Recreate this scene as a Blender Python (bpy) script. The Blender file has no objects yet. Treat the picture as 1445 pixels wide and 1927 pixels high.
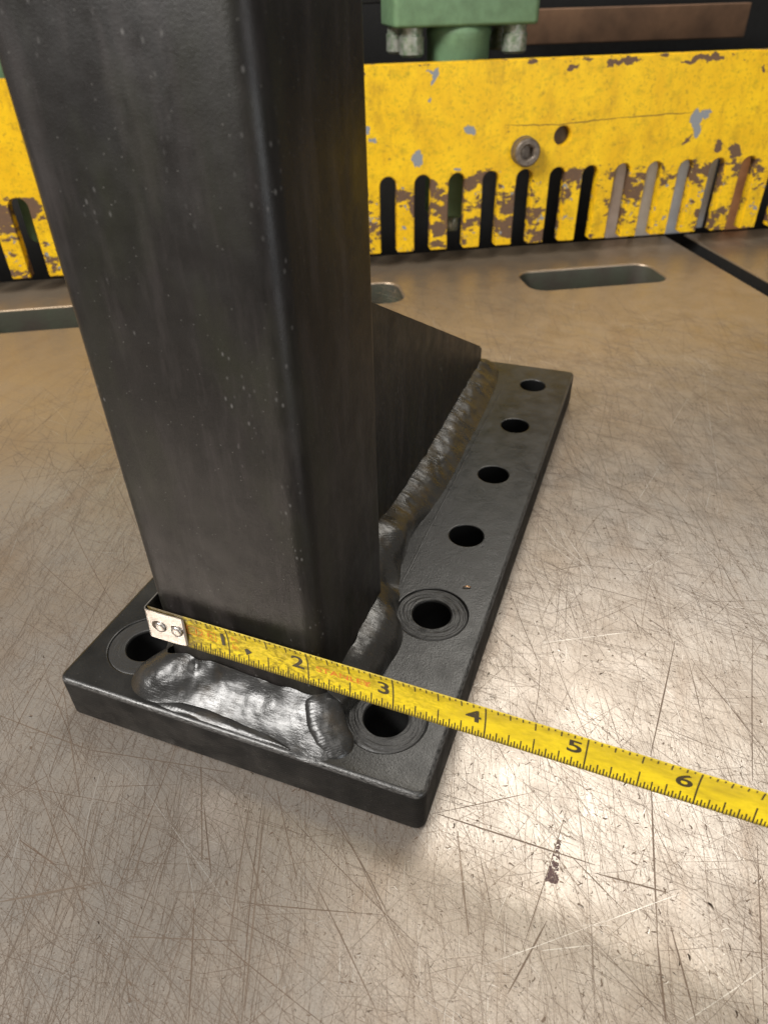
import bpy, bmesh, math, random
from math import sin, cos, pi, radians, sqrt
from mathutils import Vector, noise
from mathutils.geometry import tessellate_polygon

random.seed(7)
S = 0.0254                       # geometry below is written in inches
scene = bpy.context.scene
col = scene.collection

# ------------------------------------------------------------------ camera
cd = bpy.data.cameras.new('camera')
cd.sensor_fit = 'VERTICAL'; cd.sensor_height = 24.0
cd.lens = 1311.5 / 1927 * 24.0
cd.clip_start = 0.01; cd.clip_end = 50
cam = bpy.data.objects.new('camera', cd); col.objects.link(cam)
cam.location = (1.1728 * S, -3.9347 * S, 7.653 * S)
cam.rotation_euler = (radians(52.9327), radians(1.1836), radians(20.5538))
cd.dof.use_dof = True
cd.dof.focus_distance = 8.6 * S
cd.dof.aperture_fstop = 14.0
scene.camera = cam

# ------------------------------------------------------------------ room light
w = bpy.data.worlds.new('World'); scene.world = w; w.use_nodes = True
bg = w.node_tree.nodes['Background']
bg.inputs[0].default_value = (1.0, 0.93, 0.84, 1); bg.inputs[1].default_value = 0.20

def lamp(name, loc, target, sx, sy, power, colr):
    ld = bpy.data.lights.new(name, 'AREA'); ld.shape = 'RECTANGLE'
    ld.size = sx; ld.size_y = sy; ld.energy = power; ld.color = colr
    o = bpy.data.objects.new(name, ld); col.objects.link(o)
    o.location = loc
    o.rotation_euler = (Vector(target) - Vector(loc)).to_track_quat('-Z', 'Y').to_euler()
    return o
# ceiling fixture behind the machine, its glow lies on the table right of the plate
lamp('ceiling_lamp', (0.12, 1.45, 2.15), (0.1, 0.2, 0), 1.3, 0.95, 32, (1.0, 0.95, 0.86))
# big bright ceiling row on the operator's side, front left
lamp('shop_lamp', (-1.05, -1.30, 1.60), (0, 0.15, 0), 0.95, 0.75, 86, (1.0, 0.97, 0.93))
lamp('ceiling_lamp', (0.55, -0.75, 2.2), (0, 0.1, 0), 0.7, 1.2, 14, (1.0, 0.96, 0.90))

# cool lamp added low on the right for the band on the post corner
lamp('right_cool_fill', (1.9, -1.35, 0.55), (0, 0.05, 0.08), 0.9, 1.3, 14, (0.93, 0.96, 1.0))

scene.view_settings.view_transform = 'Standard'
scene.view_settings.look = 'None'
scene.view_settings.exposure = 0.0
scene.view_settings.gamma = 1.0
scene.cycles.use_denoising = True
scene.cycles.max_bounces = 8

# ------------------------------------------------------------------ node helpers
class NT:
    def __init__(s, tree): s.t = tree; s.n = tree.nodes; s.l = tree.links
    def node(s, typ, **kw):
        n = s.n.new(typ)
        for k, v in kw.items(): setattr(n, k, v)
        return n
    def put(s, sock, v):
        if v is None: return
        if isinstance(v, bpy.types.NodeSocket): s.l.new(v, sock)
        else:
            if sock.type == 'RGBA' and len(v) == 3: v = (*v, 1)
            sock.default_value = v
    def math(s, op, a, b=None, c=None, clamp=False):
        n = s.node('ShaderNodeMath', operation=op); n.use_clamp = clamp
        for i, x in enumerate((a, b, c)): s.put(n.inputs[i], x)
        return n.outputs[0]
    def add(s, a, b): return s.math('ADD', a, b)
    def mul(s, a, b): return s.math('MULTIPLY', a, b)
    def sub(s, a, b): return s.math('SUBTRACT', a, b)
    def mx(s, a, b): return s.math('MAXIMUM', a, b)
    def vmath(s, op, a, b=None, scale=None):
        n = s.node('ShaderNodeVectorMath', operation=op)
        s.put(n.inputs[0], a)
        if b is not None: s.put(n.inputs[1], b)
        if scale is not None: s.put(n.inputs['Scale'], scale)
        return n.outputs['Value'] if op in ('DOT_PRODUCT', 'LENGTH', 'DISTANCE') else n.outputs[0]
    def mapr(s, v, a, b, c=0.0, d=1.0, smooth=False):
        n = s.node('ShaderNodeMapRange'); n.clamp = True
        if smooth: n.interpolation_type = 'SMOOTHSTEP'
        s.put(n.inputs[0], v)
        for i, x in enumerate((a, b, c, d)): s.put(n.inputs[i + 1], x)
        return n.outputs[0]
    def noise(s, v, scale, detail=3, rough=0.55, dist=0.0, dim='3D', lac=2.0):
        n = s.node('ShaderNodeTexNoise', noise_dimensions=dim)
        s.put(n.inputs['Vector'], v); s.put(n.inputs['Scale'], scale)
        s.put(n.inputs['Detail'], detail); s.put(n.inputs['Roughness'], rough); s.put(n.inputs['Distortion'], dist)
        return n.outputs[0], n.outputs[1]
    def vor(s, v, scale, dim='2D', rnd=1.0):
        n = s.node('ShaderNodeTexVoronoi', voronoi_dimensions=dim)
        s.put(n.inputs['Vector'], v); s.put(n.inputs['Scale'], scale); s.put(n.inputs['Randomness'], rnd)
        return n.outputs['Distance'], n.outputs['Color']
    def mapping(s, v, loc=(0, 0, 0), rot=(0, 0, 0), scale=(1, 1, 1)):
        n = s.node('ShaderNodeMapping'); s.put(n.inputs[0], v)
        s.put(n.inputs[1], loc); s.put(n.inputs[2], rot); s.put(n.inputs[3], scale)
        return n.outputs[0]
    def mix(s, f, a, b):
        n = s.node('ShaderNodeMix', data_type='RGBA')
        s.put(n.inputs[0], f); s.put(n.inputs[6], a); s.put(n.inputs[7], b)
        return n.outputs[2]
    def comb(s, x, y, z):
        n = s.node('ShaderNodeCombineXYZ')
        for i, v in enumerate((x, y, z)): s.put(n.inputs[i], v)
        return n.outputs[0]
    def sep(s, v):
        n = s.node('ShaderNodeSeparateXYZ'); s.put(n.inputs[0], v); return n.outputs
    def bump(s, h, dist, strength=1.0, normal=None):
        n = s.node('ShaderNodeBump'); s.put(n.inputs['Height'], h)
        n.inputs['Strength'].default_value = strength; n.inputs['Distance'].default_value = dist
        if normal is not None: s.put(n.inputs['Normal'], normal)
        return n.outputs[0]

def new_mat(name):
    m = bpy.data.materials.new(name); m.use_nodes = True
    nt = NT(m.node_tree); b = m.node_tree.nodes['Principled BSDF']
    g = nt.node('ShaderNodeNewGeometry')
    pos = nt.vmath('SCALE', g.outputs['Position'], scale=1 / S)      # inches
    return m, nt, b, pos

def simple(name, c, rough, metal=0.0, nscale=6, var=0.25, bump=0.002, bscale=30, c2=None, spec=0.5):
    m, nt, b, p = new_mat(name)
    f, _ = nt.noise(p, nscale, 4)
    f = nt.mapr(f, 0.3, 0.7)
    c2 = c2 or tuple(x * (1 - var) for x in c)
    nt.put(b.inputs['Base Color'], nt.mix(f, c, c2))
    b.inputs['Metallic'].default_value = metal
    nt.put(b.inputs['Roughness'], nt.mapr(f, 0, 1, max(0.05, rough - .06), min(1, rough + .08)))
    b.inputs['Specular IOR Level'].default_value = spec
    h, _ = nt.noise(p, bscale, 3)
    nt.put(b.inputs['Normal'], nt.bump(h, bump * S))
    return m

# distance-to-segment mask as a shared node group
def make_segment_group():
    g = bpy.data.node_groups.new('line_mark', 'ShaderNodeTree')
    for nm, tp in (('Vector', 'NodeSocketVector'), ('Center', 'NodeSocketVector'), ('Angle', 'NodeSocketFloat'), ('HalfLength', 'NodeSocketFloat'), ('HalfWidth', 'NodeSocketFloat')):
        g.interface.new_socket(nm, in_out='INPUT', socket_type=tp)
    g.interface.new_socket('Mask', in_out='OUTPUT', socket_type='NodeSocketFloat')
    g.interface.new_socket('Along', in_out='OUTPUT', socket_type='NodeSocketFloat')
    t = NT(g); i = t.node('NodeGroupInput'); o = t.node('NodeGroupOutput')
    d = t.vmath('SUBTRACT', i.outputs[0], i.outputs[1])
    r = t.node('ShaderNodeVectorRotate', rotation_type='Z_AXIS'); t.put(r.inputs['Vector'], d)
    t.put(r.inputs['Angle'], t.mul(i.outputs[2], -1.0))
    x, y, z = t.sep(r.outputs[0])
    along = t.math('DIVIDE', t.math('ABSOLUTE', x), i.outputs[3])
    taper = t.mapr(along, 0.45, 1.0, 1.0, 0.0)
    wv = t.mul(i.outputs[4], t.add(t.mul(taper, 0.85), 0.15))
    across = t.math('DIVIDE', t.math('ABSOLUTE', y), wv)
    m = t.mul(t.mapr(across, 0.5, 1.2, 1.0, 0.0), t.mapr(along, 0.97, 1.0, 1.0, 0.0))
    t.put(o.inputs[0], m); t.put(o.inputs[1], x)
    return g
SEG = make_segment_group()
def seg(nt, vec, a, b, hw):
    n = nt.node('ShaderNodeGroup'); n.node_tree = SEG
    nt.put(n.inputs[0], vec)
    n.inputs[1].default_value = ((a[0] + b[0]) / 2, (a[1] + b[1]) / 2, 0)
    n.inputs[2].default_value = math.atan2(b[1] - a[1], b[0] - a[0])
    n.inputs[3].default_value = math.hypot(b[0] - a[0], b[1] - a[1]) / 2
    n.inputs[4].default_value = hw
    return n.outputs[0], n.outputs[1]

# pixel of the photograph -> point on the table (used only to copy real scratches on it)
from mathutils import Euler
_R = Euler(cam.rotation_euler, 'XYZ').to_matrix()
def onz(u, v, z=0.0):
    d = _R @ Vector(((u - 722.5) / 1311.5, -(v - 963.5) / 1311.5, -1))
    c = Vector((1.1728, -3.9347, 7.653))
    return c + d * ((z - c.z) / d.z)

# guard frame: u along the guard, v to the rear
PH = radians(29.6)
U = Vector((cos(PH), sin(PH), 0)); V = Vector((-sin(PH), cos(PH), 0))
V0 = 19.47
def UV(u, v, z): return U * u + V * v + Vector((0, 0, z))

# ------------------------------------------------------------------ materials
def mat_table():
    m, nt, b, p = new_mat('worn_steel_table')
    x, y, z = nt.sep(p)
    flat = nt.comb(x, y, 0.0)
    n1 = nt.noise(flat, 0.28, 3, .55)[0]
    n2 = nt.noise(flat, 1.6, 5, .65)[0]
    n3 = nt.noise(flat, 42, 3, .65)[0]
    hair = nt.noise(nt.mapping(flat, rot=(0, 0, -.35), scale=(26, 1.1, 1)), 1.0, 3, .6)[0]
    pat = nt.mapr(nt.add(nt.mul(n1, .6), nt.mul(n2, .4)), .38, .64)
    c = nt.mix(pat, (.415, .378, .340), (.340, .288, .238))
    stain = nt.mapr(nt.noise(nt.mapping(flat, rot=(0, 0, 1.05), scale=(1.1, .4, 1)), .9, 4, .6)[0], .55, .75)
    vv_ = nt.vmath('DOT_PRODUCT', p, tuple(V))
    rear_brown = nt.mapr(nt.add(vv_, nt.mul(nt.sub(n1, .5), 14.0)), 4.0, 13.0)     # rear-half brown: tarnish, plus the guard's warm reflection put into the colour
    c = nt.mix(nt.mul(rear_brown, .68), c, (.345, .25, .15))
    c = nt.mix(nt.mul(stain, .45), c, (.24, .155, .09))
    c = nt.mix(nt.mul(nt.mapr(n3, .42, .66), .3), c, (.16, .135, .115))
    c = nt.mix(nt.mul(nt.mapr(hair, .5, .72), .28), c, (.22, .17, .13))
    nt.put(b.inputs['Base Color'], c)
    b.inputs['Metallic'].default_value = .70
    nt.put(b.inputs['Roughness'], nt.add(nt.mapr(n2, .3, .7, .29, .40), nt.mul(pat, .05)))
    fine = nt.noise(flat, 30, 4, .7)[0]
    pitm = nt.mapr(nt.noise(flat, 26, 3, .65)[0], .66, .70)
    h = nt.add(nt.mul(fine, .8), nt.mul(nt.noise(flat, 2.2, 2)[0], 1.2))
    h = nt.sub(h, nt.mul(pitm, .8))
    c = nt.mix(nt.mul(pitm, .6), c, (.10, .08, .065))
    nt.put(b.inputs['Base Color'], c)
    h = nt.add(h, nt.mul(nt.noise(nt.mapping(flat, rot=(0, 0, -.35), scale=(30, 1.1, 1)), 1.0, 2, .6)[0], .30))
    nt.put(b.inputs['Normal'], nt.bump(h, 0.0034 * S))
    return m

def mat_black(name, across=False, wear=False, base=(.016, .0155, .015), rough=.42, peel=.0022, pscale=34, dust=.5, streak=False, striate=False, brown=0.0, ripple=False, spec=.5, grease=False):
    m, nt, b, p = new_mat(name)
    x, y, z = nt.sep(p)
    n1 = nt.noise(p, 1.3, 4)[0]
    c = nt.mix(nt.mapr(n1, .35, .7), base, tuple(k * 1.7 for k in base))
    if streak:
        q = nt.mapping(p, scale=(2.6, 2.6, .45))
        st = nt.mapr(nt.noise(q, 1.6, 5, .65)[0], .48, .74)
        c = nt.mix(nt.mul(st, .6), c, (.040, .034, .033))
        st2 = nt.mapr(nt.noise(nt.mapping(p, loc=(7, 3, 1), scale=(1.2, 1.2, .5)), 1.3, 4, .6)[0], .5, .7)
        c = nt.mix(nt.mul(st2, .5), c, (.018, .019, .011))
        d, cc = nt.vor(nt.mapping(p, scale=(20, 20, 11)), 1.0, '3D')
        rr = nt.sep(cc)
        clus = nt.mapr(nt.noise(nt.mapping(p, scale=(1.5, 1.5, .35)), 1.4, 3)[0], .50, .68)
        sp = nt.mul(nt.mul(nt.mapr(d, .12, .30, 1, 0), nt.math('GREATER_THAN', rr[0], .80)), clus)
        c = nt.mix(nt.mul(sp, .65), c, (.16, .155, .15))
    d, cc = nt.vor(p, 26.0, '3D'); rr = nt.sep(cc)
    sp2 = nt.mul(nt.mapr(d, .08, .16, 1, 0), nt.math('GREATER_THAN', rr[0], .90))
    c = nt.mix(nt.mul(sp2, dust), c, (.30, .29, .27))
    if brown:
        bm = nt.mapr(nt.noise(p, 1.9, 4, .6)[0], .53, .66)
        c = nt.mix(nt.mul(bm, brown), c, (.085, .055, .022))
    if wear:
        my = nt.mapr(y, .012, .055, 1, 0); mx_ = nt.mapr(x, -.055, -.012, 0, 1)
        e = nt.mul(nt.mx(my, mx_), nt.mul(nt.mapr(z, .63, .66), nt.mapr(z, .701, .70, .0, 1)))
        e = nt.mul(e, nt.mapr(nt.noise(nt.mapping(p, scale=(5, 5, 30)), 3.0, 4, .7)[0], .42, .56))
        c = nt.mix(nt.mul(e, .5), c, (.16, .155, .15))
    nt.put(b.inputs['Base Color'], c)
    rv = nt.noise(p, 3.2, 4, .6)[0]
    nt.put(b.inputs['Roughness'], nt.mapr(rv, .3, .7, rough - .07, rough + .09))
    b.inputs['Specular IOR Level'].default_value = spec
    if striate:                                          # saw-cut sides are duller than the flat faces
        nz = nt.math('ABSOLUTE', nt.sep(nt.node('ShaderNodeNewGeometry').outputs['True Normal'])[2])
        top = nt.mapr(nz, .15, .5)
        nt.put(b.inputs['Roughness'], nt.mapr(nt.add(rv, nt.mul(nt.sub(1.0, top), .55)), .3, 1.25, rough - .07, rough + .32))
        nt.put(b.inputs['Specular IOR Level'], nt.mapr(top, 0, 1, .10, spec))
    h = nt.mul(nt.noise(p, pscale, 4, .6)[0], 1.0)
    h = nt.add(h, nt.mul(nt.noise(p, 2.2, 3)[0], 1.5))
    if striate:
        zz = nt.add(nt.mul(z, 150.0), nt.mul(nt.noise(p, 1.4, 3)[0], 9.0))
        h = nt.add(h, nt.mul(nt.math('SINE', zz), .09))
        g = nt.noise(nt.mapping(p, scale=(.6, .6, 60)), 1.0, 2)[0]
        h = nt.add(h, nt.mul(g, .30))
    if ripple:
        q = nt.mapping(p, rot=(.4, .3, .5), scale=(7, 32, 32)) if not across else nt.mapping(p, rot=(0, 0, .35), scale=(3.5, 17, 3.5))
        h = nt.add(h, nt.mul(nt.noise(q, 1.0, 4, .65, .6)[0], 1.9 if not across else 6.5))
    nt.put(b.inputs['Normal'], nt.bump(h, peel * S))
    return m

def mat_spotface():
    m, nt, b, p = new_mat('turned_black_paint')
    b.inputs['Base Color'].default_value = (.02, .0195, .019, 1)
    b.inputs['Roughness'].default_value = .42
    h = nt.noise(p, 28, 4, .65)[0]
    nt.put(b.inputs['Normal'], nt.bump(h, .006 * S))
    return m

def mat_guard():
    m, nt, b, p = new_mat('chipped_yellow_paint')
    u = nt.vmath('DOT_PRODUCT', p, tuple(U)); z = nt.sep(p)[2]
    q = nt.comb(u, z, 0.0)
    _, wc = nt.noise(q, 2.6, 4, .65)
    wj = nt.vmath('SUBTRACT', wc, (.5, .5, .5))
    qj = nt.vmath('ADD', q, nt.vmath('SCALE', wj, scale=.55))
    n1 = nt.noise(p, 1.1, 4)[0]
    c = nt.mix(nt.mapr(n1, .3, .7), (.86, .55, .010), (.72, .425, .007))
    # grime, greenish oil smears
    g = nt.mapr(nt.noise(nt.mapping(p, scale=(1, 1, 1.6)), 2.4, 5, .72)[0], .53, .72)
    c = nt.mix(nt.mul(g, .72), c, (.40, .29, .012))
    g2 = nt.mapr(nt.noise(p, 8, 5, .75)[0], .54, .66)
    c = nt.mix(nt.mul(g2, .6), c, (.28, .17, .02))
    g3 = nt.mapr(nt.noise(nt.mapping(p, scale=(1, 1, .5)), 1.3, 5, .7)[0], .52, .70)
    c = nt.mix(nt.mul(g3, .45), c, (.62, .33, .01))
    g4 = nt.mul(nt.mapr(nt.noise(nt.mapping(p, scale=(1.6, 1.6, .55)), 1.5, 5, .72)[0], .50, .66), nt.mapr(nt.noise(p, .45, 2)[0], .35, .6))
    c = nt.mix(nt.mul(g4, .55), c, (.40, .23, .015))
    g5 = nt.mapr(nt.noise(p, 17, 4, .7)[0], .62, .68)
    c = nt.mix(nt.mul(g5, .5), c, (.16, .11, .02))
    # wear, much heavier on the fingers below the slot tops
    finger = nt.mapr(z, 3.05, 2.55, 0, 1)
    tot = nt.noise(nt.mapping(p, scale=(1.0, 1.0, 1.9)), 1.9, 6, .70)[0]
    low = nt.mapr(nt.noise(p, .85, 3, .6)[0], .36, .64)
    worn = nt.mul(finger, nt.add(nt.mul(low, .26), nt.mul(nt.mapr(z, 1.6, 2.7, .0, .09), 1.0)))
    rust = nt.math('GREATER_THAN', tot, nt.sub(.70, worn))
    top = nt.mapr(z, 5.55, 5.8, 0, .13)
    rust = nt.mx(rust, nt.math('GREATER_THAN', tot, nt.sub(.70, top)))
    gr = nt.math('GREATER_THAN', nt.noise(p, 2.9, 6, .7)[0], nt.sub(.735, nt.mul(finger, .12)))
    # chips with a known place
    gm = None
    for a, e, hw in [((12.75, 4.35), (12.95, 3.5), .17), ((12.9, 4.15), (13.35, 4.25), .10), ((4.35, 5.72), (4.2, 5.25), .09), ((4.0, 5.62), (4.35, 5.62), .05), ((4.1, 5.0), (4.12, 4.8), .05),
                     ((2.25, 4.4), (2.2, 4.05), .10), ((2.2, 3.95), (2.55, 3.88), .06), ((5.38, 4.25), (5.5, 3.9), .13), ((3.75, 3.6), (3.85, 3.1), .15), ((5.05, 2.95), (5.1, 3.05), .12), ((-9.2, 4.3), (-9.0, 3.9), .15)]:
        k, _ = seg(nt, qj, a, e, hw); gm = k if gm is None else nt.mx(gm, k)
    gm = nt.math('GREATER_THAN', gm, .35)
    rm = None
    for a, e, hw in [((13.7, 3.35), (14.0, 3.15), .17), ((14.2, 3.2), (14.8, 2.95), .15), ((12.75, 3.6), (12.6, 3.35), .08), ((9.6, 5.68), (10.6, 5.72), .09), ((11.9, 5.62), (13.3, 5.70), .10), ((14.7, 5.45), (14.7, 5.2), .06), ((8.3, 5.6), (8.7, 5.58), .06)]:
        k, _ = seg(nt, qj, a, e, hw); rm = k if rm is None else nt.mx(rm, k)
    rust = nt.mx(rust, nt.math('GREATER_THAN', rm, .35))
    qs = nt.vmath('ADD', q, nt.vmath('SCALE', wj, scale=.12))
    ck = None
    for a, e in [((6.5, 4.14), (8.6, 4.06)), ((8.2, 4.07), (10.4, 4.20)), ((10.0, 4.18), (12.8, 4.24))]:
        k, _ = seg(nt, qs, a, e, .022); ck = k if ck is None else nt.mx(ck, k)
    c = nt.mix(nt.mul(ck, .8), c, (.12, .08, .02))
    edge = nt.math('GREATER_THAN', tot, nt.sub(.67, worn))
    c = nt.mix(nt.mul(edge, .55), c, (.30, .19, .03))
    c = nt.mix(nt.mx(gr, gm), c, (.24, .255, .27))
    rc = nt.mix(nt.noise(p, 7, 4)[0], (.17, .095, .05), (.10, .065, .045))
    c = nt.mix(rust, c, rc)
    nt.put(b.inputs['Base Color'], c)
    bare = nt.mx(nt.mx(rust, gr), gm)
    b.inputs['Specular IOR Level'].default_value = .3
    nt.put(b.inputs['Roughness'], nt.mapr(bare, 0, 1, .42, .62))
    h = nt.sub(nt.mul(nt.noise(p, 14, 4)[0], .35), bare)
    nt.put(b.inputs['Normal'], nt.bump(h, .006 * S))
    return m

def mat_tape():
    m, nt, b, p = new_mat('yellow_tape_blade')
    uv = nt.node('ShaderNodeUVMap').outputs[0]
    s, t, _ = nt.sep(uv)
    q = nt.comb(s, t, 0.0)
    c = nt.mix(nt.mapr(nt.noise(q, 2.2, 4)[0], .3, .7), (.74, .55, .006), (.60, .44, .004))
    near = nt.mapr(s, 4.0, 2.0, .15, 1.0)
    gm = nt.mapr(nt.noise(nt.mapping(q, scale=(11, 20, 1)), 1.0, 5, .72)[0], .44, .58)
    gm = nt.mul(gm, nt.mapr(nt.noise(q, 1.7, 3)[0], .30, .50))
    c = nt.mix(nt.mul(nt.mul(gm, near), .72), c, (.10, .075, .008))
    soft = nt.mapr(nt.noise(nt.mapping(q, scale=(3, 7, 1)), 1.0, 4)[0], .45, .7)
    c = nt.mix(nt.mul(soft, .6), c, (.34, .24, .006))
    edge = nt.mapr(nt.math('ABSOLUTE', t), .215, .25, 0, 1)
    c = nt.mix(nt.mul(edge, .5), c, (.30, .23, .04))
    hook = nt.mul(nt.mapr(s, .70, .52, 0, 1), nt.mapr(nt.noise(q, 9, 4, .7)[0], .35, .6))
    hk = nt.mx(hook, nt.mapr(s, .52, .44, 0, 1))
    c = nt.mix(nt.mul(hk, .9), c, (.045, .028, .015))
    nt.put(b.inputs['Base Color'], c)
    nt.put(b.inputs['Roughness'], nt.mapr(gm, 0, 1, .38, .6))
    h = nt.noise(q, 30, 3)[0]
    nt.put(b.inputs['Normal'], nt.bump(h, .001 * S))
    return m

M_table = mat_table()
M_plate = mat_black('black_paint_plate', base=(.0065, .0063, .006), rough=.34, peel=.0033, pscale=38, dust=.22, striate=True, spec=.60, wear=True)
M_tube = mat_black('black_paint_tube', base=(.0075, .0066, .006), rough=.37, peel=.0019, pscale=52, dust=.35, streak=True, spec=.30)
M_gusset = mat_black('black_paint_gusset', base=(.007, .0066, .0058), rough=.42, peel=.003, pscale=30, dust=.6, streak=True, spec=.36)
M_weld = mat_black('black_paint_weld', base=(.015, .0148, .0145), rough=.26, peel=.0016, pscale=34, dust=.25, brown=.20, ripple=True, spec=.50)
M_weld2 = mat_black('black_paint_side_weld', across=True, base=(.018, .017, .015), rough=.29, peel=.0015, pscale=34, dust=.3, brown=.4, ripple=True, spec=.9)
M_spot = mat_spotface()
M_guard = mat_guard()
M_tape = mat_tape()
M_green = simple('green_machine_paint', (.135, .235, .125), .5, nscale=3, c2=(.10, .17, .09), bump=.004, bscale=12)
M_slotgreen = simple('oily_green_paint', (.055, .062, .042), .55, nscale=1.2, c2=(.045, .036, .027), bump=.006, bscale=8)
M_bolt = simple('worn_bolt_steel', (.42, .42, .38), .45, metal=.6, nscale=7, c2=(.12, .18, .10), bump=.006, bscale=14)
M_screw = simple('dark_screw_steel', (.20, .165, .13), .42, metal=.6, nscale=8, c2=(.10, .08, .065), bump=.003, bscale=30)
M_hook = simple('nickel_hook', (.63, .60, .57), .30, metal=1.0, nscale=9, c2=(.50, .47, .44), bump=.0015, bscale=35)
M_ink = simple('black_ink', (.022, .017, .01), .5, nscale=14, c2=(.05, .035, .006), bump=.0004)
M_red = simple('red_ink', (.62, .13, .02), .5, nscale=14, c2=(.55, .22, .02), bump=.0004)
M_hole_shade = simple('hole_shade', (.004, .004, .004), .8, nscale=3, bump=.004, bscale=10, spec=.15)  # near-black colour stands in for the shade down the bolt holes
M_black = simple('black_steel_and_slot_shade', (.012, .0115, .011), .6, nscale=3, bump=.004, bscale=10)
M_board = simple('rust_brown_bar', (.28, .155, .085), .7, nscale=.8, c2=(.15, .085, .05), bump=.006, bscale=10)
M_grey1 = simple('pinkish_grey_steel', (.80, .70, .64), .5, nscale=2, c2=(.62, .52, .46))
M_grey2 = simple('pale_grey_steel', (.88, .84, .78), .5, nscale=2, c2=(.75, .70, .62))
M_grey3 = simple('blue_grey_steel', (.76, .82, .90), .5, nscale=2, c2=(.62, .66, .72))
M_orange = simple('orange_rust_steel', (.75, .38, .18), .6, nscale=2, c2=(.55, .26, .12))
M_dark = simple('dark_hole_metal', (.085, .06, .04), .6)

# ------------------------------------------------------------------ object helpers
def link(name, verts, faces, mats, parent=None, smooth=None, uvs=None, mi=None):
    """verts in inches, world; children are stored relative to their parent's origin"""
    me = bpy.data.meshes.new(name)
    off = Vector((0, 0, 0))
    q = parent
    while q is not None: off += Vector(q.location); q = q.parent
    me.from_pydata([tuple(Vector(v) * S - off) for v in verts], [], faces)
    for mm in (mats if isinstance(mats, (list, tuple)) else [mats]): me.materials.append(mm)
    if smooth is not None:
        me.polygons.foreach_set('use_smooth', [bool(smooth if isinstance(smooth, (int, bool)) else smooth[i]) for i in range(len(faces))])
    if mi is not None: me.polygons.foreach_set('material_index', mi)
    if uvs is not None:
        ul = me.uv_layers.new(name='UVMap')
        for lp in me.loops: ul.data[lp.index].uv = uvs[lp.vertex_index]
    me.update()
    o = bpy.data.objects.new(name, me); col.objects.link(o)
    if parent: o.parent = parent
    return o
def empty(name, p):
    o = bpy.data.objects.new(name, None); o.empty_display_size = .02; col.objects.link(o)
    o.location = Vector(p) * S
    return o
def tag(o, label, cat=None, group=None, kind=None):
    if label: o['label'] = label
    if cat: o['category'] = cat
    if group: o['group'] = group
    if kind: o['kind'] = kind
    return o

def rrect(x0, x1, y0, y1, r, n=8):
    def f(i):
        rr = max(r - i, .002); a0, a1, b0, b1 = x0 + i, x1 - i, y0 + i, y1 - i; out = []
        for cx, cy, st in ((a1 - rr, b1 - rr, 0), (a0 + rr, b1 - rr, pi / 2), (a0 + rr, b0 + rr, pi), (a1 - rr, b0 + rr, 1.5 * pi)):
            for k in range(n + 1):
                a = st + k / n * pi / 2; out.append((cx + rr * cos(a), cy + rr * sin(a)))
        return out
    return f
def circ(x, y, r, n=40):
    return lambda i: [(x + (r - i) * cos(2 * pi * k / n), y + (r - i) * sin(2 * pi * k / n)) for k in range(n)]

def loft_plate(outline, holes, z0, z1, bev, hbev, to3=None, seg_=4, wall_mi=0, side_mi=0):
    """slab with rounded edges and real through holes"""
    to3 = to3 or (lambda x, y, z: (x, y, z))
    V_, F_, SM, MI = [], [], [], []
    caps_top, caps_bot = [], []
    def prof(bv):
        top = [(bv * (1 - sin(a * pi / 2 / seg_)), z1 - bv * (1 - cos(a * pi / 2 / seg_))) for a in range(seg_, -1, -1)]
        return top
    def ring_stack(fn, bv, hole):
        sgn = -1 if hole else 1
        P = []
        for a in range(seg_ + 1):
            th = a / seg_ * pi / 2
            P.append((bv * (1 - sin(th)), z1 - bv * (1 - cos(th))))
        for a in range(seg_, -1, -1):
            th = a / seg_ * pi / 2
            P.append((bv * (1 - sin(th)), z0 + bv * (1 - cos(th))))
        rings = []
        for ins, z in P:
            pts = fn(sgn * ins); st = len(V_)
            V_.extend(to3(x, y, z) for x, y in pts); rings.append((st, len(pts), pts))
        for k in range(len(rings) - 1):
            s0, n, _ = rings[k]; s1 = rings[k + 1][0]
            for j in range(n):
                j2 = (j + 1) % n
                f = (s0 + j, s1 + j, s1 + j2, s0 + j2)
                F_.append(f[::-1] if hole else f); SM.append(True); MI.append((wall_mi if hole else side_mi) if k >= seg_ else 0)
        caps_top.append(rings[0]); caps_bot.append(rings[-1])
    ring_stack(outline, bev, False)
    for h in holes: ring_stack(h, hbev, True)
    for caps, z, up in ((caps_top, z1, True), (caps_bot, z0, False)):
        loops = [[Vector((x, y, 0)) for x, y in c[2]] for c in caps]
        flat = [p for l in loops for p in l]
        base = len(V_); V_.extend(to3(p.x, p.y, z) for p in flat)
        for t in tessellate_polygon(loops):
            a, b_, c_ = (flat[i] for i in t)
            ar = (b_ - a).cross(c_ - a).z
            if abs(ar) < 1e-12: continue
            t = tuple(base + i for i in t)
            F_.append(t if (ar > 0) == up else t[::-1]); SM.append(False); MI.append(0)
    return V_, F_, SM, MI

def lathe(profile, c, n=36, axis='z', to3=None):
    """profile: list of (r, h) from the first pole to the last"""
    Vv, Ff = [], []
    for r, h in profile:
        for k in range(n):
            a = 2 * pi * k / n
            Vv.append((c[0] + r * cos(a), c[1] + r * sin(a), c[2] + h))
    for i in range(len(profile) - 1):
        for k in range(n):
            k2 = (k + 1) % n
            Ff.append((i * n + k, i * n + k2, (i + 1) * n + k2, (i + 1) * n + k))
    if to3: Vv = [to3(*v) for v in Vv]
    return Vv, Ff

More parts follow.
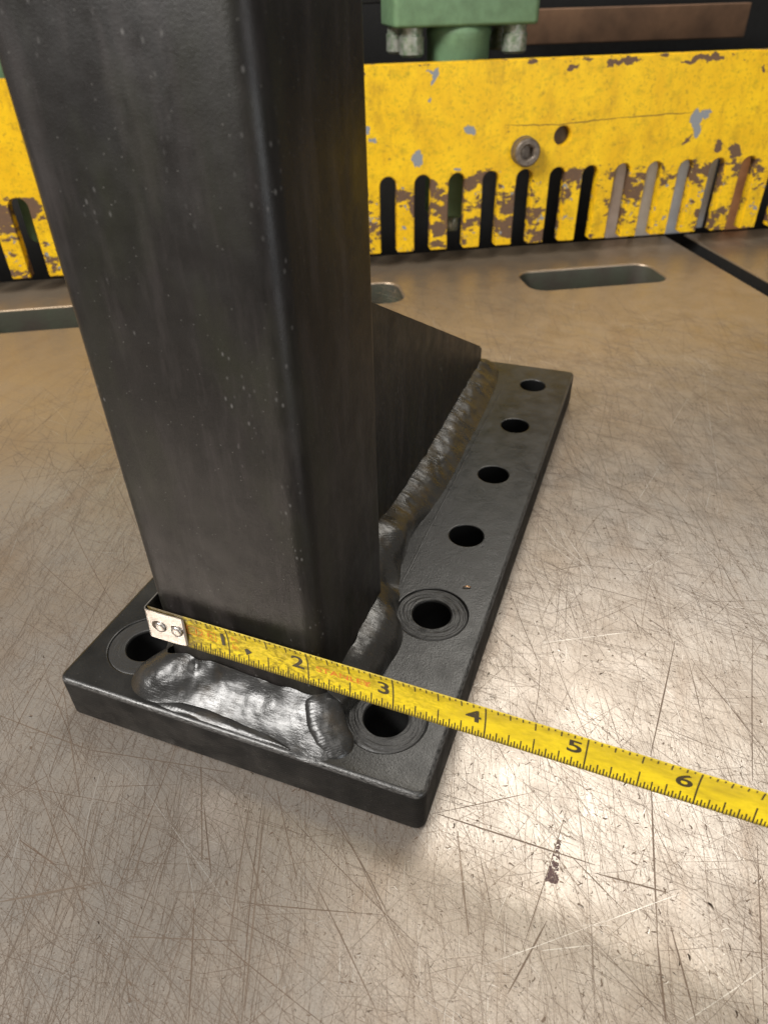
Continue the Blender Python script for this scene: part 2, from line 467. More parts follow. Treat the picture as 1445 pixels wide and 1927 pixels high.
def cm(pts, u):
    """Catmull-Rom through tuples"""
    n = len(pts) - 1; f = min(max(u, 0), .999999) * n; i = int(f); t = f - i
    g = lambda k: pts[min(max(k, 0), n)]
    return [0.5 * (2 * b + (c - a) * t + (2 * a - 5 * b + 4 * c - d) * t * t + (3 * b - a - 3 * c + d) * t ** 3) for a, b, c, d in zip(g(i - 1), g(i), g(i + 1), g(i + 2))]

# ------------------------------------------------------------------ the machine table
# obround cut-outs in a row, and the gap of the T-slot at the right
GAP0, GAP1 = 13.50, 14.22
cuts = [rrect(6.85, 11.40, 16.38, 18.22, .55), rrect(-1.65, 2.85, 16.38, 18.22, .55), rrect(-10.15, -5.65, 16.38, 18.22, .55)]
v, f, sm, mi = loft_plate(rrect(-34, GAP0, -16, 21.0, .03, 2), cuts, -1.4, 0.0, .05, .06, UV, wall_mi=1, side_mi=2)  # sides coloured black to paint in the shade inside the T-slot gap
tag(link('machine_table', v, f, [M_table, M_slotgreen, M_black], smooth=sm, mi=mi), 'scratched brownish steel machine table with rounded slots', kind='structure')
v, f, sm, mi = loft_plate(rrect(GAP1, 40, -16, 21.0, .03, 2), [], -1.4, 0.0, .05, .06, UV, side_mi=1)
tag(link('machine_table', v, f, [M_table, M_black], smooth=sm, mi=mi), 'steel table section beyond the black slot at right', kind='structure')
def box(u0, u1, v0, v1, z0, z1, bev=.05, to3=UV, r=None):
    return loft_plate(rrect(u0, u1, v0, v1, r or bev + .01, 3), [], z0, z1, bev, bev, to3)
v, f, sm, mi = box(-34, 40, -16, 34, -3.2, -2.2)
tag(link('machine_bed', v, f, M_black, smooth=sm), 'black machine bed under the table', kind='structure')
v, f, sm, mi = box(-34, 40, 22.3 + 2.2, 23.0 + 2.2, -2.2, 4.7)  # dark plate added so the guard slots look into black
tag(link('slot_backing', v, f, M_black, smooth=sm), 'black backing plate added behind the guard slots', kind='structure')
v, f, sm, mi = box(-34, 44, V0 + 4.6, V0 + 5.6, 7.18, 15)
tag(link('upper_beam', v, f, M_black, smooth=sm), 'black upper beam of the machine', kind='structure')
v, f, sm, mi = box(-34, 44, 35.5, 36.5, -2.2, 16)
tag(link('machine_frame', v, f, M_black, smooth=sm), 'black rear frame of the machine', kind='structure')

# wear marks in the steel: thin nicks and scratches, too many and too small to pick apart
M_sc_dark = simple('scratch_dirt', (.10, .072, .052), .5, metal=.3, nscale=9, c2=(.15, .105, .075), bump=.0005)
M_sc_mid = simple('scratch_worn', (.23, .18, .14), .45, metal=.6, nscale=9, c2=(.17, .13, .10), bump=.0005)
M_sc_bright = simple('scratch_bare', (.60, .57, .53), .35, metal=.75, nscale=3, c2=(.42, .38, .34), bump=.0005)
M_sc_purple = simple('grit_smear', (.045, .022, .022), .6, nscale=20, c2=(.09, .05, .045), bump=.003, bscale=60)
table_left = bpy.data.objects['machine_table']
RS = random.Random(21)
class Marks:
    def __init__(s): s.v, s.f = [], []
    def line(s, a, ang, ln, wd, curve=0.0, n=4, taper=.25):
        z = .0006 + RS.random() * .0016; st = len(s.v)
        for k in range(n + 1):
            t = k / n - .5; d = ang + curve * t
            x = a[0] + cos(ang) * ln * t - sin(ang) * curve * ln * t * t * .5
            y = a[1] + sin(ang) * ln * t + cos(ang) * curve * ln * t * t * .5
            ww = wd * (taper + (1 - taper) * (1 - (2 * abs(t)) ** 2)) * RS.uniform(.75, 1.2)
            s.v.append((x - sin(d) * ww, y + cos(d) * ww, z)); s.v.append((x + sin(d) * ww, y - cos(d) * ww, z))
        for k in range(n): s.f.append((st + 2 * k + 1, st + 2 * k + 3, st + 2 * k + 2, st + 2 * k))
    def seg(s, a, b, wd, n=10):
        d = (b - a); s.line(((a.x + b.x) / 2, (a.y + b.y) / 2), math.atan2(d.y, d.x), d.length, wd, RS.uniform(-.05, .05), n, .35)
    def nick(s, a, ang, ln, wd, n=9):
        z = .0006 + RS.random() * .0016; st = len(s.v)
        for k in range(n):
            t = 2 * pi * k / n; r = RS.uniform(.55, 1.15)
            x, y = cos(t) * ln * r, sin(t) * wd * r
            y += .6 * x * x / max(ln, .001) * RS.choice((0, 0, 1))
            s.v.append((a[0] + x * cos(ang) - y * sin(ang), a[1] + x * sin(ang) + y * cos(ang), z))
        s.f.append(tuple(range(st, st + n)))
def rang():
    q = RS.random()
    if q < .42: return 1.93 + RS.gauss(0, .16)
    if q < .62: return RS.gauss(-.15, .22)
    if q < .74: return 2.55 + RS.gauss(0, .15)
    return RS.uniform(0, pi)
def rpos():
    # denser towards the near part where single marks can be seen
    while True:
        x = RS.uniform(-9, 9); y = -3.4 + 17 * RS.random() ** 1.35
        if y < 13.5 and -PWX < 99: return x, y
PWX = 4.9
md_, mm_, mb_ = Marks(), Marks(), Marks()
for k in range(19000): (mm_ if RS.random() < .95 else mb_).line(rpos(), rang(), .12 + RS.expovariate(2.2), RS.uniform(.0012, .0028), RS.gauss(0, .18), 3)
for k in range(6200): md_.line(rpos(), rang(), .12 + RS.expovariate(2.0), RS.uniform(.0009, .0024), RS.gauss(0, .2), 4)
for k in range(230): md_.line(rpos(), rang(), RS.uniform(.6, 3.2), RS.uniform(.0025, .0052), RS.gauss(0, .10), 8)
for k in range(70): mb_.line(rpos(), rang(), .1 + RS.expovariate(2.4), RS.uniform(.0015, .0035), RS.gauss(0, .12), 6)
for k in range(9000):
    q = RS.random(); a = rang(); p_ = rpos()
    ln = RS.uniform(.004, .014) if q < .93 else RS.uniform(.014, .035)
    (md_ if RS.random() < .5 else mm_).nick(p_, a, ln, ln * RS.uniform(.2, .55))
    if RS.random() < .30: mb_.nick((p_[0] + RS.uniform(-.6, .6) * ln, p_[1] - ln * .8), a, ln * .8, ln * RS.uniform(.15, .35))
for k in range(20000):
    p_ = (RS.uniform(-7, 7), -3.2 + 9 * RS.random() ** 1.25); ln = RS.uniform(.003, .010); a = rang() + RS.gauss(0, .5)
    (md_ if RS.random() < .6 else mm_).nick(p_, a, ln * RS.choice((1, 1, 2.2)), ln * RS.uniform(.25, .6), 6)
for k in range(5000):
    p_ = (RS.uniform(-7, 7), -3.2 + 8 * RS.random() ** 1.25); ln = RS.uniform(.007, .015)
    (md_ if RS.random() < .7 else mm_).nick(p_, rang() + RS.gauss(0, .6), ln, ln * RS.uniform(.2, .5), 7)
for k in range(1000):
    p_ = (RS.gauss(1.5, 2.5), RS.gauss(.3, 2.0)); ln = RS.uniform(.016, .040)
    a = rang() + RS.gauss(0, .6); md_.nick(p_, a, ln, ln * RS.uniform(.12, .30), 9)
    if RS.random() < .3: mb_.nick((p_[0] + .006, p_[1] - .010), a, ln * .8, ln * .12, 7)
for k in range(2200):                                  # short curved ticks
    (md_ if RS.random() < .6 else mb_).line((RS.uniform(-7, 7), -3.2 + 10 * RS.random() ** 1.3), RS.uniform(0, pi), RS.uniform(.03, .14), RS.uniform(.0012, .0032), RS.gauss(0, 1.2), 4)
for k in range(4200):                                  # farther back, where only the coarser ones show
    (mm_ if RS.random() < .55 else md_ if RS.random() < .75 else mb_).line((RS.uniform(-12, 10), RS.uniform(4, 17)), rang(), .2 + RS.expovariate(1.2), RS.uniform(.0022, .0048), RS.gauss(0, .15), 4)
for k in range(2600):
    ln = RS.uniform(.012, .035); (md_ if RS.random() < .6 else mm_).nick((RS.uniform(-10, 10), RS.uniform(3, 15)), rang() + RS.gauss(0, .5), ln, ln * RS.uniform(.25, .6), 6)
for k in range(14):                                   # parallel chatter of drag marks
    p_ = rpos(); a = rang()
    for j in range(RS.randint(3, 8)): mm_.line((p_[0] + RS.gauss(0, .08), p_[1] + RS.gauss(0, .08)), a + RS.gauss(0, .03), RS.uniform(.4, 1.6), RS.uniform(.0015, .003), RS.gauss(0, .05), 4)
D = [((823,1532),(1119,1628),.010),((1222.6,1432),(1236,1770),.009),((1236,1770),(1252,1924),.010),((1066,1527),(982,1792),.006),
     ((1069,1606),(1178,1718),.006),((1119,1643),(1257,1680),.010),((1262,1744),(1310,1924),.009),
     ((1029,1733),(955,1871),.010),((812,1532),(1008,1490),.005),((1424,1585),(1437,1924),.006),((1270,1206),(1224,1420),.009),((1414,1200),(1414,1470),.007),((1300,1240),(1445,1420),.006)]
W = [((860,1564),(881,1760),.011),((0,1698),(189,1661),.012),((37,1581),(107,1629),.009),((0,1347),(164,1410),.008),((164,1410),(438,1454),.008),((379,1444),(381,1619),.010),((384,1514),(398,1649),.008),
     ((473,1489),(428,1788),.008),((498,1519),(458,1923),.008),((366,1708),(356,1923),.008),((598,1669),(707,1898),.007),
     ((438,1698),(720,1723),.006),((244,1763),(448,1771),.006),((289,1534),(249,1659),.007),((520,1480),(560,1660),.006),((60,1450),(170,1740),.006),((120,1300),(150,1500),.006),((20,1500),(90,1460),.006)]
B = [((908,1818),(1150,1729),.0035),((1130,1737),(1283,1680),.0035),((1019,1789),(1119,1778),.0045),((1289,1924),(1445,1818),.0045),((224,1420),(443,1718),.005),((344,1569),(369,1708),.005),
     ((1020,1210),(1180,1190),.006),((40,1560),(20,1640),.006),((190,1450),(160,1560),.008)]
for L_, Mk in ((D, md_), (W, mm_), (W, md_), (B, mb_)):
    for a, b_, hw in L_: Mk.seg(onz(*a), onz(*b_), hw * (.55 if Mk is md_ and L_ is W else 1))
a, b_ = onz(250, 1690), onz(199, 1800); dd = b_ - a          # imprint of a bolt thread
for k in range(24):
    c_ = a + dd * (k / 23); mb_.line((c_.x, c_.y), math.atan2(dd.y, dd.x) + 1.35, .11 * (1 - .7 * k / 23), .0035, 0, 3)
for Mk, mat, nm in ((md_, M_sc_dark, 'dark_scratches'), (mm_, M_sc_mid, 'faint_scratches'), (mb_, M_sc_bright, 'bright_scratches')):
    o = link(nm, Mk.v, Mk.f, mat, table_left); o['kind'] = 'stuff'
mk = Marks()                                            # dark reddish grit smear, lower right
a, b_ = onz(1037, 1660), onz(1052, 1580); dd = b_ - a
for k in range(200):
    t = RS.random() ** 1.3 * (.45 if k < 130 else 1.0); wv_ = .045 * (1 - t) ** .6 + .012 + .02 * noise.noise(Vector((t * 7, 0, 0)))
    c_ = a + dd * t; pe = Vector((-dd.y, dd.x, 0)).normalized(); c_ = c_ + pe * RS.uniform(-wv_, wv_)
    mk.nick((c_.x, c_.y), RS.uniform(0, 3), RS.uniform(.008, .024), RS.uniform(.006, .014))
o = link('grit_smear', mk.v, mk.f, M_sc_purple, table_left); o['kind'] = 'stuff'

# ------------------------------------------------------------------ steel bracket
bracket = tag(empty('steel_bracket', (-2.455, 5.4, 0.003)), 'black painted steel bracket with square post welded to a drilled base plate', 'bracket')
PW, PL, PT = 4.909, 10.865, .703
XH = .752; YH = .854; DH = 1.814
spot = [(-XH, YH), (-XH, YH + DH), (-PW + XH, YH), (-PW + XH, YH + DH)]
holes = [circ(x, y, .495, 56) for x, y in spot]
for k in range(2, 6):
    holes += [circ(-XH, YH + k * DH, .268), circ(-PW + XH, YH + k * DH, .268)]
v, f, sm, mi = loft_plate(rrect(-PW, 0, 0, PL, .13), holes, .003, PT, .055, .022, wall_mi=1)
plate = link('base_plate', v, f, [M_plate, M_hole_shade], bracket, smooth=sm, mi=mi)
for x, y in spot:
    prof = []; rnd = random.Random(int((x + 9) * 100 + y * 10))
    prof += [(.496, -.022), (.488, -.016), (.480, -.012)]
    n = 30
    for i in range(n): prof.append((.472 - (i / n) * .187, -.010))
    prof += [(.281, -.012), (.270, -.03), (.268, -.05), (.268, -.06), (.268, -PT + .004), (.0, -PT + .006)]  # bore closed with a black floor, in place of deep shade
    vv, ff = lathe(prof, (x, y, PT), 72)
    out = []
    for a, b, c in vv:                                   # turned ridges, broken into arcs
        rr = math.hypot(a - x, b - y); th = math.atan2(b - y, a - x)
        k = (1.0 if x > -3 else .35) if c > PT - .028 else 0.0
        q = Vector((rr * 34 + .8 * sin(th * 2 + x), cos(th) * 1.3, sin(th) * 1.3 + y))
        out.append((a, b, c + k * (.0075 * noise.noise(q) + .004 * noise.noise(q * 2.3) + .004 * noise.noise(Vector((a * 7, b * 7, 1))))))
    vv = out
    link('spot_face', vv, ff, [M_spot, M_hole_shade], plate, smooth=True, mi=[1 if i >= (len(prof) - 4) * 72 else 0 for i in range(len(ff))])
# scribed line along the weld: a shallow lip left by the cut
def ribbon(pts, wd, z, h, par, mat, name):
    vv, ff = [], []
    for i, (x, y) in enumerate(pts):
        for s_, hh in ((-1, 0), (0, h), (1, 0)): vv.append((x + s_ * wd, y, z + hh))
    for i in range(len(pts) - 1):
        for k in range(2): ff.append((i * 3 + k, i * 3 + k + 1, i * 3 + k + 4, i * 3 + k + 3))
    return link(name, vv, ff, mat, par, smooth=True)
ribbon([(-1.35 - .0 * k + .012 * noise.noise(Vector((k * .4, 0, 0))) , 3.12 + k * (10.55 - 3.12) / 24) for k in range(25)], .016, PT - .001, .010, plate, M_plate, 'scribed_line')

# square post, hollow
TX0, TX1, TY0, TY1, TH = -3.57, -1.39, .612, 2.56, 15.0
outer = rrect(TX0, TX1, TY0, TY1, .20, 8); inner = rrect(TX0 + .19, TX1 - .19, TY0 + .19, TY1 - .19, .10, 8)
vv, ff, sm = [], [], []
zs = [PT + .002, TH]
def addring(pts, z):
    s0 = len(vv); vv.extend((x, y, z) for x, y in pts); return s0, len(pts)
o0 = addring(outer(0), zs[0]); o1 = addring(outer(0), zs[1] - .03); o2 = addring(outer(.03), zs[1])
i2 = addring(inner(0), zs[1]); i0 = addring(inner(0), zs[0])
for A, B_ in ((o0, o1), (o1, o2), (o2, i2), (i2, i0)):
    for j in range(A[1]):
        j2 = (j + 1) % A[1]; ff.append((A[0] + j, A[0] + j2, B_[0] + j2, B_[0] + j)); sm.append(A in (o0, i2))
tube = link('square_post', vv, ff, M_tube, bracket, smooth=sm)

# gusset: a tapering plate standing behind the post
GX0, GX1 = -2.96, -1.95
prof = [(TY1 - .02, PT), (10.08, PT), (10.08, 1.28), (10.06, 1.36), (10.0, 1.405), (TY1 - .02, 5.22)]
vv, ff = [], []
bm = bmesh.new()
a = [bm.verts.new((GX1, y, z)) for y, z in prof]; b_ = [bm.verts.new((GX0, y, z)) for y, z in prof]
bm.faces.new(a); bm.faces.new(b_[::-1])
for i in range(len(prof)):
    j = (i + 1) % len(prof); bm.faces.new((a[j], a[i], b_[i], b_[j]))
bmesh.ops.recalc_face_normals(bm, faces=bm.faces)
bmesh.ops.bevel(bm, geom=[e for e in bm.edges if len(e.link_faces) == 2 and e.calc_face_angle() > .6], offset=.03, segments=2, affect='EDGES')
bm.verts.index_update()
link('gusset_plate', [tuple(q.co) for q in bm.verts], [tuple(q.index for q in fc.verts) for fc in bm.faces], M_gusset, bracket, smooth=False)
bm.free()

# weld beads
def weld(name, st, na, nt_, amp, rip, lam, lumps=(), seed=0, flip=False, label=None, mirror=False, mat=None, rgh=.35):
    vv, ff = [], []
    if mirror: st = [(-PW - a[0], *a[1:3], -PW - a[3], *a[4:]) for a in st]
    ctr = 0.0
    for i in range(na + 1):
        u = i / na
        s_ = cm(st, u); e_ = cm(st, min(u + .002, 1)) if u < .99 else s_; b0 = cm(st, max(u - .002, 0))
        P0 = Vector(s_[0:3]); P1 = Vector((s_[3], s_[4], PT - .012)); bul = s_[5]
        tg = (Vector(e_[0:3]) + Vector((e_[3], e_[4], 0)) - Vector(b0[0:3]) - Vector((b0[3], b0[4], 0))); tg.z = 0
        tg.normalize()
        ch = P1 - P0; bn = tg.cross(ch).normalized()
        if bn.z < 0: bn = -bn
        if i: ctr += (0.5 * (P0 + P1) - last).length
        last = 0.5 * (P0 + P1)
        for j in range(nt_ + 1):
            t = j / nt_
            p = P0 + ch * t
            env = sin(pi * t) ** .55
            d = bul * sin(pi * t)
            q = p * 1.0 + Vector((seed, 0, 0))
            d += env * amp * (noise.noise(q * 2.1) + rgh * noise.noise(q * 5.1) + rgh * .4 * noise.noise(q * 11))
            ph_ = ctr / lam + 1.1 * (t - .5) ** 2 * (.18 / lam) + .35 * noise.noise(q * 4)
            d += env * rip * abs(sin(pi * ph_)) ** .7
            for lx, ly, lr, la in lumps:
                dd = (p.x - lx) ** 2 + (p.y - ly) ** 2
                d += la * math.exp(-dd / lr ** 2) * env
            jit = .035 * noise.noise(Vector((ctr * 3.1 + seed, t * 2, 5))) * (1 if j in (0, nt_) else .3)
            vv.append(p + bn * d + ch.normalized() * jit)
    m = nt_ + 1
    for i in range(na):
        for j in range(nt_):
            fc = (i * m + j, i * m + j + 1, (i + 1) * m + j + 1, (i + 1) * m + j)
            ff.append(fc if flip else fc[::-1])
    o = link(name, vv, ff, mat or M_weld, bracket, smooth=True)
    if label: o['label'] = label
    return o
front = [(-3.66, .85, .90, -3.84, .80, .02), (-3.64, .68, .98, -4.02, .48, .03), (-3.54, .60, 1.06, -3.93, .22, .06), (-3.36, .60, 1.10, -3.70, .09, .075), (-3.20, .60, 1.10, -3.38, .085, .035),
         (-3.06, .60, 1.10, -3.12, .12, .0), (-2.85, .60, 1.13, -2.82, .15, -.03), (-2.5, .60, 1.09, -2.52, .12, -.05), (-2.15, .60, 1.06, -2.24, .07, -.055), (-1.82, .60, 1.05, -1.84, .045, -.05),
         (-1.6, .60, 1.04, -1.46, .005, -.04), (-1.45, .62, 1.02, -1.18, .05, .0), (-1.42, .66, .92, -1.1, .2, .02)]
weld('weld_bead', front, 300, 40, .028, .0, .034, lumps=[(-3.12, .56, .07, -.045), (-2.05, .50, .12, -.02), (-2.75, .50, .10, -.02)], seed=3.0, flip=True, label='broad silvery black weld bead along front of post')
gouge = [(-3.45, .16, PT + .01, -3.45, .06, .0), (-3.2, .19, PT + .03, -3.2, .05, .015), (-2.7, .20, PT + .03, -2.7, .045, .02), (-2.2, .15, PT + .03, -2.2, .04, .02), (-1.75, .09, PT + .02, -1.75, .04, .01), (-1.6, .06, PT + .01, -1.6, .04, .0)]
weld('weld_spatter', gouge, 160, 8, .018, .003, .05, seed=31.0, flip=True)
side = [(-1.40, .66, 1.12, -1.22, .72, .05), (-1.39, 1.0, 1.15, -1.12, 1.1, .09), (-1.39, 1.5, 1.17, -.99, 1.55, .12), (-1.39, 2.0, 1.17, -.97, 2.1, .12), (-1.40, 2.35, 1.16, -1.20, 2.50, .07),
        (-1.55, 2.62, 1.10, -1.27, 2.85, .03), (-1.80, 2.75, 1.10, -1.38, 3.15, .05), (-1.95, 3.1, 1.18, -1.50, 3.6, .13), (-1.95, 3.7, 1.22, -1.57, 4.3, .14), (-1.95, 4.4, 1.08, -1.47, 4.9, .05),
        (-1.95, 5.5, 1.02, -1.41, 5.73, .045), (-1.95, 6.85, 1.0, -1.42, 6.9, .045), (-1.95, 8.4, 1.04, -1.44, 8.47, .045), (-1.95, 9.7, 1.06, -1.50, 9.75, .045), (-2.0, 10.06, 1.06, -1.70, 10.55, .07), (-2.3, 10.08, .95, -2.3, 10.6, .05)]
weld('weld_bead', side, 620, 26, .026, .003, .06, lumps=[(-1.62, 3.75, .28, .10), (-1.45, 2.95, .13, -.09), (-1.2, 2.35, .10, -.06)], seed=11.0, label='long brownish black weld bead along gusset and right side of post', mat=M_weld2, rgh=.6)
weld('weld_bead', side, 320, 14, .030, .010, .055, seed=23.0, flip=True, mirror=True)

# stubby bead that wraps round the front right corner
path = [(-1.56, .80, .98, .10), (-1.47, .66, .95, .17), (-1.36, .51, .87, .19), (-1.24, .38, .78, .18), (-1.13, .27, .71, .165), (-1.05, .19, .67, .11), (-1.01, .15, .66, .02)]
vv, ff = [], []
na, nr = 90, 40
for i in range(na + 1):
    x, y, z, r = cm(path, i / na); e = Vector(cm(path, min(i / na + .01, 1))[:3]) - Vector(cm(path, max(i / na - .01, 0))[:3]); e.normalize()
    sd = e.cross(Vector((0, 0, 1))).normalized(); up = sd.cross(e)
    for k in range(nr):
        a = 2 * pi * k / nr
        dr = Vector((0, 0, 0)) + sd * cos(a) * r * 1.2 + up * sin(a) * r * .62
        q = Vector((x, y, z)) + dr
        dd = 1 + .16 * noise.noise(q * 4) + .06 * noise.noise(q * 11) + .008 * sin(i * 2.1 + 2.2 * cos(a)) + .02 * noise.noise(q * 30)
        vv.append(Vector((x, y, z)) + dr * dd)
for i in range(na):
    for k in range(nr):
        k2 = (k + 1) % nr; ff.append((i * nr + k, (i + 1) * nr + k, (i + 1) * nr + k2, i * nr + k2))
link('weld_bead', vv, ff, M_weld, bracket, smooth=True)['label'] = 'short lumpy weld bead wrapping front right corner of post'

# ------------------------------------------------------------------ tape measure blade
T_A = Vector((-3.508, .489, 1.743)); T_P = (.0144, -.038, 1.5372, .0112, -.0118, .0141)
def tape_frames(s0, s1, n):
    th, ph, ang, tw, k1, k2 = T_P
    def D(s): 
        t = th + k1 * s; p = ph + k2 * s
        return Vector((cos(t) * cos(p), sin(t) * cos(p), sin(p)))
    return D
_cache = {}
def tape_pt(s, t, off=0.0):
    """s inches along, t across (+ is the upper edge), off towards the viewer"""
    key = round(s, 4)
    if key not in _cache:
        D = tape_frames(0, 0, 0); P = T_A.copy(); n = max(1, int(abs(s) / .1))
        for j in range(n): P += D(s * (j + .5) / n) * (s / n)
        d = D(s); u_ = Vector((0, 0, 1)).cross(d).normalized(); v_ = d.cross(u_); a = T_P[2] + T_P[3] * s
        N = u_ * cos(a) + v_ * sin(a); O = d.cross(N) * 1.0
        if O.y > 0: O = -O
        _cache[key] = (P, N, O)
    P, N, O = _cache[key]
    return P + N * t + O * (off + .55 * t * t)          # shallow trough facing the viewer
tape = tag(empty('tape_measure', (-3.508, .489, PT)), 'yellow steel tape measure blade stretched across front of black post', 'tape measure')
SA, SB, NS, NTT = -.02, 11.0, 220, 12
vv, ff, uvs = [], [], []
for layer_, off in ((0, .0), (1, -.009)):
    for i in range(NS + 1):
        for j in range(NTT + 1):
            s = SA + (SB - SA) * i / NS; t = -.25 + .5 * j / NTT
            vv.append(tape_pt(s, t, off)); uvs.append((s, t))
m = NTT + 1; L2 = (NS + 1) * m
for i in range(NS):
    for j in range(NTT):
        q = (i * m + j, (i + 1) * m + j, (i + 1) * m + j + 1, i * m + j + 1); ff.append(q); ff.append(tuple(L2 + k for k in q[::-1]))
    for j, fl in ((0, 0), (NTT, 1)):
        q = (i * m + j, L2 + i * m + j, L2 + (i + 1) * m + j, (i + 1) * m + j); ff.append(q if not fl else q[::-1])
for i, fl in ((0, 0), (NS, 1)):
    for j in range(NTT):
        q = (i * m + j, i * m + j + 1, L2 + i * m + j + 1, L2 + i * m + j); ff.append(q if not fl else q[::-1])
blade = link('blade', vv, ff, M_tape, tape, smooth=True, uvs=uvs)
# printed graduations (flat ink, joined: too small to pick apart)
vv, ff = [], []
def mark(s, t0, t1, hw):
    n = max(2, int(abs(t1 - t0) / .05) + 1); st = len(vv)
    for k in range(n + 1):
        t = t0 + (t1 - t0) * k / n
        vv.append(tape_pt(s - hw, t, .0022)); vv.append(tape_pt(s + hw, t, .0022))
    for k in range(n): ff.append((st + 2 * k, st + 2 * k + 1, st + 2 * k + 3, st + 2 * k + 2))
for k in range(17, 32 * 11):
    s = k / 32
    if k % 32 == 0: mark(s, -.246, .246, .0075); continue
    ln = .20 if k % 16 == 0 else .145 if k % 8 == 0 else .115 if k % 4 == 0 else .085 if k % 2 == 0 else .062
    mark(s, -.246, -.246 + ln, .0058 if k % 2 else .0068)
    if k % 2 == 0:
        ln = .150 if k % 16 == 0 else .105 if k % 8 == 0 else .070 if k % 4 == 0 else .040
        mark(s, .246, .246 - ln, .0068)
g = link('graduation_marks', vv, ff, M_ink, blade); g['kind'] = 'stuff'

def text_mesh(body, size, offset=0.0, sx=1.0):
    cu = bpy.data.curves.new('t', 'FONT'); cu.body = body; cu.size = size; cu.offset = offset; cu.resolution_u = 6
    o = bpy.data.objects.new('t', cu); col.objects.link(o)
    dg = bpy.context.evaluated_depsgraph_get(); me = o.evaluated_get(dg).to_mesh()
    vs = [(q.co.x * sx, q.co.y) for q in me.vertices]; fs = [tuple(p.vertices) for p in me.polygons]
    o.evaluated_get(dg).to_mesh_clear(); bpy.data.objects.remove(o); bpy.data.curves.remove(cu)
    return vs, fs
def print_text(name, body, s_right, t_base, h, mat, bold=0.0, sx=1.0, s_left=None, rot=False):
    vs, fs = text_mesh(body, 1.0, bold, sx)
    x0 = min(q[0] for q in vs); x1 = max(q[0] for q in vs); y0 = min(q[1] for q in vs); y1 = max(q[1] for q in vs)
    k = h / (y1 - y0); wdt = (x1 - x0) * k
    sl = s_left if s_left is not None else s_right - wdt
    out = [tape_pt(sl + (x - x0) * k, t_base + (y - y0) * k, .0024) for x, y in vs]
    return link(name, out, fs, mat, blade)
for n in range(1, 11):
    print_text('numeral', str(n), n - .045, -.065, .20, M_ink, bold=.02, sx=1.2)
print_text('lettering', '12 ft', .80, -.015, .085, M_red, bold=.004, sx=1.15)
print_text('lettering', 'Ft', 0, .055, .075, M_red, bold=.004, s_left=1.05)
print_text('lettering', 'In', 0, -.075, .075, M_red, bold=.004, s_left=1.05)
print_text('lettering', 'STANLEY', 0, -.025, .085, M_red, bold=.012, sx=1.35, s_left=2.10)
print_text('lettering', '\u00ae', 0, -.03, .075, M_red, bold=.006, s_left=2.66)
# frame round the 12 ft
vv, ff = [], []
def strip_(s0, s1, t0, t1):
    st = len(vv)
    vv.extend([tape_pt(s0, t0, .0023), tape_pt(s1, t0, .0023), tape_pt(s1, t1, .0023), tape_pt(s0, t1, .0023)]); ff.append((st, st + 1, st + 2, st + 3))
a0, a1, b0, b1 = .46, .84, -.045, .10
strip_(a0, a1, b0, b0 + .008); strip_(a0, a1, b1 - .008, b1); strip_(a1 - .008, a1, b0 + .008, b1 - .008); strip_(a0, a0 + .008, b0 + .008, b1 - .008)
link('lettering_frame', vv, ff, M_red, blade)
# small black arrow at 1 1/4
vv = [tape_pt(s, t, .0024) for s, t in ((1.225, -.11), (1.30, -.045), (1.235, .0), (1.20, -.03))]
link('stud_arrow', vv, [(0, 1, 2, 3)], M_ink, blade)

# hook: bent sheet with two rivets
HS0, HS1, HT = -.085, .45, .20
sec = []          # (s, off) profile of the sheet, from the lip round the bend to the tab
lipd = .30
sec += [(HS0, -lipd + .02 * k * (lipd + .0) / .3) for k in range(0, 1)]
sec += [(HS0, -.20), (HS0, -.08), (HS0, .0)]
for k in range(1, 6):
    a = k / 5 * pi / 2; sec.append((HS0 + .05 * (1 - cos(a)), .0 + .05 * sin(a)))
sec += [(.05, .052), (.15, .053), (.25, .052), (.36, .047), (HS1 - .02, .042), (HS1, .030)]
vv, ff = [], []; NJ = 10
for lay in (0, 1):
    for i, (s, of) in enumerate(sec):
        hh0 = -.235 if i > 6 else -.235
        for j in range(NJ + 1):
            t = hh0 + (.235 - .03 - hh0) * j / NJ
            if i >= len(sec) - 2: t = t * (.97 if i == len(sec) - 2 else .90)
            nx, no = (0.014, 0) if i < 4 else ((.014 * cos((i - 3) / 5 * pi / 2), -.014 * sin((i - 3) / 5 * pi / 2)) if i < 9 else (0, -.014))
            P, N, O = (tape_pt(0, 0), None, None)
            base = tape_pt(s + (nx if lay else 0), 0, 0); pN = _cache[round(s + (nx if lay else 0), 4)]
            vv.append(pN[0] + pN[1] * t + pN[2] * (of + (no if lay else 0)))
m = NJ + 1; L2 = len(sec) * m
for i in range(len(sec) - 1):
    for j in range(NJ):
        q = (i * m + j, (i + 1) * m + j, (i + 1) * m + j + 1, i * m + j + 1); ff.append(q); ff.append(tuple(L2 + k for k in q[::-1]))
    for j, fl in ((0, 0), (NJ, 1)):
        q = (i * m + j, L2 + i * m + j, L2 + (i + 1) * m + j, (i + 1) * m + j); ff.append(q if not fl else q[::-1])
for i, fl in ((0, 0), (len(sec) - 1, 1)):
    for j in range(NJ):
        q = (i * m + j, i * m + j + 1, L2 + i * m + j + 1, L2 + i * m + j); ff.append(q if not fl else q[::-1])
hook = link('hook', vv, ff, M_hook, tape, smooth=False)
